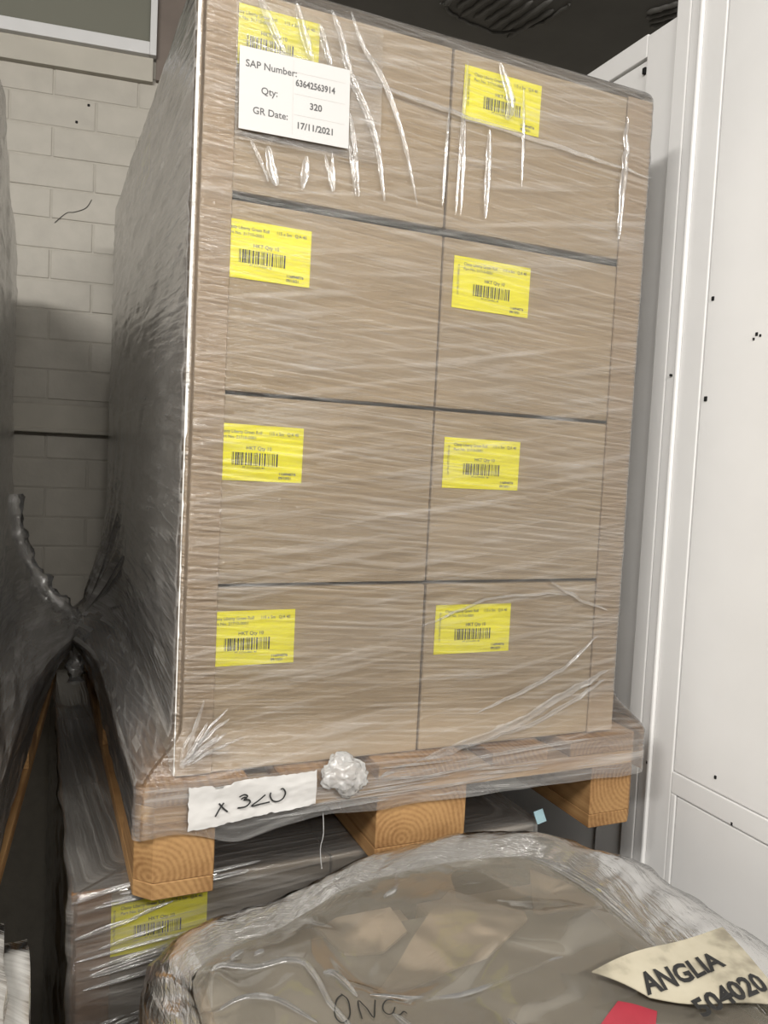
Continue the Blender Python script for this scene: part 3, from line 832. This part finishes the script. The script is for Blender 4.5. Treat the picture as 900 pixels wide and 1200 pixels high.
o = link('crumpled_rim', mesh('crumpled_rim', [v-off for v in V], F, M_film_rim, True, U), bag); o['label'] = 'crumpled shiny film rim'
V3 = []
for i in range(nP):
    for k in range(NS+1):
        p = V[i*(NS+1)+k]; c_ = Vector((0.33, -0.45, -0.5)) - p
        V3.append(p + c_.normalized()*(0.009 + 0.004*noise.noise(p*40)) - off)
link('rim_under_layer', mesh('rim_under_layer', V3, F, M_film_rim, True, [(u+3.1, v*1.1+0.7) for u, v in U]), bag)

# creased top sheet: Delaunay net through crest and valley points
ctrl = [(0.059, -0.191, 0.026), (0.147, -0.220, 0.026), (0.159, -0.287, 0.020), (0.172, -0.330, 0.018), (0.050, -0.235, 0.010), (0.085, -0.229, 0.012), (0.114, -0.255, 0.016), (0.09, -0.30, 0.004),
        (0.172, -0.218, 0.018), (0.198, -0.240, 0.012), (0.218, -0.215, -0.008), (0.185, -0.138, 0.018), (0.304, -0.165, 0.012), (0.421, -0.060, 0.016), (0.322, -0.258, 0.004), (0.325, -0.272, -0.006),
        (0.467, -0.250, 0.010), (0.470, -0.262, 0.0), (0.526, -0.09, 0.016), (0.46, -0.188, 0.016), (0.548, -0.21, 0.016), (0.295, -0.105, 0.018), (0.24, -0.255, -0.002), (0.25, -0.29, 0.006), (0.36, -0.32, 0.004), (0.44, -0.33, 0.0), (0.52, -0.33, 0.004),
        (0.38, -0.15, 0.020), (0.40, -0.22, 0.010), (0.26, -0.18, -0.002), (0.225, -0.14, 0.008), (0.50, -0.15, 0.006),
        (0.15, -0.42, 0.0), (0.30, -0.42, 0.004), (0.45, -0.45, -0.002), (0.20, -0.60, 0.0), (0.42, -0.62, 0.003), (0.33, -0.345, -0.004), (0.10, -0.155, 0.010)]
bnd = [SPi[i] for i in range(0, nP, 5)]
pts = [Vector((p.x, p.y)) for p in bnd] + [Vector((x, y)) for x, y, z in ctrl]
hz = [p.z - 0.002 for p in bnd] + [z for x, y, z in ctrl]
nb = len(bnd)
r = delaunay_2d_cdt(pts, [(i, (i+1) % nb) for i in range(nb)], [], 1, 1e-5)
vv = [Vector((v.x, v.y, hz[src[0]] if src else 0)) for v, src in zip(r[0], r[3])]
bm = bmesh.new(); bv = [bm.verts.new(v) for v in vv]
for f in r[2]:
    try: bm.faces.new([bv[i] for i in f])
    except ValueError: pass
bmesh.ops.subdivide_edges(bm, edges=bm.edges[:], cuts=7, use_grid_fill=True)
for _ in range(5): bmesh.ops.smooth_vert(bm, verts=[v for v in bm.verts if not v.is_boundary], factor=0.5, use_axis_x=False, use_axis_y=False, use_axis_z=True)
for v in bm.verts:
    if not v.is_boundary: v.co.z += 0.0022*fbm(v.co.x*16, v.co.y*22, 0.5) + 0.0008*fbm(v.co.x*60, v.co.y*60)
bmesh.ops.recalc_face_normals(bm, faces=bm.faces)
for f in bm.faces:
    if f.normal.z < 0: f.normal_flip()
me = bpy.data.meshes.new('top_sheet'); bm.to_mesh(me); bm.free(); me.materials.append(M_film_bag)
ul = me.uv_layers.new(name='UVMap')
for lp in me.loops:
    c = me.vertices[lp.vertex_index].co; ul.data[lp.index].uv = (c.x, c.y)
for v in me.vertices: v.co -= off
for p in me.polygons: p.use_smooth = True
TS = link('top_sheet', me, bag); TS['label'] = 'creased grey see-through top sheet'
from mathutils.bvhtree import BVHTree
bpy.context.view_layer.update()
bvh = BVHTree.FromPolygons([v.co + off for v in me.vertices], [tuple(p.vertices) for p in me.polygons])
def drape(x, y, lift=0.002, dflt=0.01):
    h = bvh.ray_cast(Vector((x, y, 1.0)), Vector((0, 0, -1)))
    return Vector((x, y, (h[0].z if h[0] else dflt) + lift))
# pen writing on the cover
HW = [[(0.18, -0.262), (0.171, -0.269), (0.163, -0.284), (0.16, -0.295), (0.164, -0.304), (0.173, -0.299), (0.179, -0.285), (0.182, -0.27), (0.178, -0.261)],
      [(0.185, -0.304), (0.188, -0.288), (0.193, -0.274), (0.196, -0.288), (0.198, -0.303), (0.205, -0.289), (0.211, -0.276)],
      [(0.231, -0.279), (0.225, -0.277), (0.217, -0.284), (0.213, -0.293), (0.215, -0.3), (0.221, -0.299), (0.227, -0.291)],
      [(0.221, -0.299), (0.227, -0.303), (0.234, -0.298), (0.236, -0.302)]]
V, F = stroke_data(HW, 0.0007, lambda a, b: drape(a, b, 0.0015) - off)
stuff(link('handwriting', mesh('handwriting', V, F, M_ink), bag))
# the cartons under the cover
k = 0
FG = []
for (x, y, a, top) in ((0.190, -0.235, 0.02, -0.016), (0.495, -0.235, -0.03, -0.014), (0.19, -0.60, 0.0, -0.018), (0.48, -0.60, 0.01, -0.018)):
    o = link('carton', box_mesh('carton', 0.29, 0.31, H - 0.150 + top, M_brown, 0.006, True), None, (x, y, 0.149))
    o.rotation_euler = (0, 0, a); FG.append(o)
    tag(o, ['carton under the grey plastic cover, below the pen writing', 'carton under the grey plastic cover, behind the cream paper tag', 'carton under the near left of the plastic cover', 'carton under the near right of the plastic cover'][k], 'carton', 'cartons under the plastic cover')
    k += 1
def flap(poly, owner, lab):
    pts2 = [Vector(p) for p in poly]
    c = sum(pts2, Vector((0, 0)))/len(pts2)
    V, F = [], []; nr = 7; m_ = len(pts2)*6
    ring = []
    for i in range(len(pts2)):
        for q in range(6): ring.append(pts2[i].lerp(pts2[(i+1) % len(pts2)], q/6))
    V.append(drape(c.x, c.y, -0.0035))
    for r_ in range(1, nr+1):
        for p in ring:
            q = c.lerp(p, r_/nr); V.append(drape(q.x, q.y, -0.0035))
    for i in range(m_): F.append((0, 1+i, 1+(i+1) % m_))
    for r_ in range(nr-1):
        for i in range(m_):
            a_ = 1+r_*m_+i; b_ = 1+r_*m_+(i+1) % m_; F.append((a_, a_+m_, b_+m_, b_))
    n0_ = len(V); V2_ = [v-Vector((0, 0, 0.003)) for v in V]
    rim = [(1+(nr-1)*m_+i, n0_+1+(nr-1)*m_+i, n0_+1+(nr-1)*m_+(i+1) % m_, 1+(nr-1)*m_+(i+1) % m_) for i in range(m_)]
    me_ = mesh('flap', V+V2_, F + [tuple(n0_+i for i in reversed(f)) for f in F] + rim, M_brown)
    fix(me_)
    o_ = link('flap', me_, owner); bpy.context.view_layer.update()
    o_.matrix_parent_inverse = owner.matrix_world.inverted(); o_.location = (0, 0, H); o_['label'] = lab
flap([(0.193, -0.126), (0.228, -0.109), (0.298, -0.118), (0.30, -0.165), (0.264, -0.178), (0.217, -0.170)], FG[0], 'brown cardboard flap')
flap([(0.388, -0.110), (0.457, -0.180), (0.452, -0.197), (0.372, -0.235), (0.268, -0.247), (0.225, -0.243), (0.310, -0.170)], FG[1], 'broad brown cardboard flap')
flap([(0.525, -0.092), (0.560, -0.150), (0.563, -0.20), (0.530, -0.196), (0.468, -0.187)], FG[1], 'brown cardboard flap')
# inner liner sheet below the flaps
V, U, F = [], [], []
for j in range(41):
    for i in range(41):
        x = 0.055 + 0.51*i/40; y = -0.68 + 0.56*j/40
        V.append(Vector((x, y, -0.009 + 0.0025*fbm(x*9, y*9, 3))) - off); U.append((x, y))
for j in range(40):
    for i in range(40): q = j*41+i; F.append((q, q+1, q+42, q+41))
M_liner = film('inner_liner', 0.55, 0.05, 0.1, tint=(0.42, 0.385, 0.32), fu=5, fv=9, tilt=0.6, rough=0.2, gloss=1.0, bump=0.3)
o = link('inner_liner', mesh('inner_liner', V, F, M_liner, True, U), bag); o['label'] = 'dull grey inner liner'
# glossy creases standing up in the cover
def bfold(pp, wd, lift=0.004, nmn='crease', j=0.0015):
    o_ = fold(bag, [drape(a_, b_, 0.0006, 0.02) - off for a_, b_ in pp], wd, M_film_fold, Vector((0, 0, 1)), lift, nmn, 8, j)
BF = [([(0.052, -0.221), (0.063, -0.180), (0.106, -0.188), (0.152, -0.207), (0.162, -0.281), (0.175, -0.325)], 0.0022),
      ([(0.057, -0.233), (0.085, -0.229), (0.114, -0.25), (0.141, -0.293)], 0.0018), ([(0.172, -0.222), (0.186, -0.225), (0.195, -0.266)], 0.0022),
      ([(0.335, -0.055), (0.316, -0.09), (0.296, -0.101)], 0.0016), ([(0.21, -0.265), (0.31, -0.28), (0.456, -0.264)], 0.0012),
      ([(0.53, -0.070), (0.552, -0.106), (0.568, -0.176), (0.574, -0.249), (0.572, -0.305)], 0.0030), ([(0.54, -0.075), (0.562, -0.12), (0.577, -0.19), (0.582, -0.27)], 0.0022),
      ([(0.086, -0.152), (0.102, -0.147)], 0.0016), ([(0.111, -0.162), (0.123, -0.161)], 0.0014), ([(0.22, -0.30), (0.23, -0.33), (0.225, -0.36)], 0.002), ([(0.34, -0.33), (0.345, -0.36), (0.36, -0.38)], 0.0018)]
for pp, wd in BF: bfold(pp, wd)
base = link('base_board', box_mesh('base_board', 0.76, 0.80, 0.148, M_wood_x, 0.004, True), None, (0.34, -0.43, 0.0))
tag(base, 'wooden base under the foreground load, below the frame', 'base')

# cream paper tag and red tape on the cover
PT = [(0.451, -0.326), (0.541, -0.324), (0.658, -0.312), (0.680, -0.362), (0.640, -0.412), (0.585, -0.430), (0.53, -0.402), (0.489, -0.374)]
c0, c1, c2, c3 = Vector((0.451, -0.324, 0)), Vector((0.660, -0.309, 0)), Vector((0.640, -0.436, 0)), Vector((0.489, -0.374, 0))
def ptag(a, b):
    p = (c0.lerp(c1, a)).lerp(c3.lerp(Vector((0.628, -0.432, 0)), a), b)
    p.z = 0.022 + 0.006*math.sin(a*3.0)*(1-b) + 0.003*math.sin(a*7+b*3) - 0.006*b
    q = drape(p.x, p.y, 0.003, 0.016)
    p.z = max(p.z, q.z); return p
V, F = [], []; NA, NB = 26, 14
for j in range(NB+1):
    for i in range(NA+1): V.append(ptag(i/NA, j/NB + (0.10*math.sin(i/NA*3.0) if j == NB else 0)*0.6))
for j in range(NB):
    for i in range(NA): q = j*(NA+1)+i; F.append((q, q+NA+1, q+NA+2, q+1))
n0 = len(V); V2 = [v-Vector((0, 0, 0.0008)) for v in V]; F2 = [tuple(n0+i for i in reversed(f)) for f in F]
a = N('cream_paper'); vv_ = objco(a, False); g = a.noise(vv_, 22, 4)
M_cream = a.done(a.princ(a.ramp(g, [(0.33, (0.26, 0.235, 0.18)), (0.5, (0.47, 0.43, 0.33)), (0.7, (0.53, 0.49, 0.385))]), 0.6, 0.3))
pt = link('paper_tag', mesh('paper_tag', V + V2, F + F2, M_cream, True), None, (0, 0, H))
tag(pt, 'creased cream paper tag printed ANGLIA 504020 on the plastic cover', 'paper tag')
def tplane(o, rx, upv):
    def f(a_, b_):
        p = Vector(o) + rx*a_ + upv*b_
        # height of the tag below: inverse-free, sample nearest vertex
        best = min(V[:n0], key=lambda v: (v.x-p.x)**2 + (v.y-p.y)**2)
        return Vector((p.x, p.y, best.z + 0.0016))
    return f
rx = (Vector((0.599, -0.366, 0)) - Vector((0.485, -0.370, 0))).normalized(); uy = Vector((-rx.y, rx.x, 0))
uyl = (uy + rx*0.25)
tv = merge(text_data('ANGLIA', 0.034, tplane((0.489, -0.372, 0), rx, uyl), 0.0011, 'LEFT', 0.93),
           text_data('504020', 0.034, tplane((0.522, -0.416, 0), rx, uyl), 0.0011, 'LEFT', 0.98))
stuff(link('print', mesh('print', *tv, M_ink), pt))
RT = [(0.466, -0.352), (0.495, -0.380), (0.454, -0.420), (0.40, -0.387)]
V, F = [], []
for j in range(9):
    for i in range(9):
        p = Vector((*RT[0], 0)).lerp(Vector((*RT[1], 0)), i/8).lerp(Vector((*RT[3], 0)).lerp(Vector((*RT[2], 0)), i/8), j/8)
        V.append(drape(p.x, p.y, 0.002))
for j in range(8):
    for i in range(8): q = j*9+i; F.append((q, q+9, q+10, q+1))
V2 = [v-Vector((0, 0, 0.0008)) for v in V]; F2 = [tuple(81+i for i in reversed(f)) for f in F]
rtape = link('red_tape', mesh('red_tape', V+V2, F+F2, M_red), None, (0, 0, H))
tag(rtape, 'strip of red tape on the plastic cover, tucked under the cream tag', 'tape')
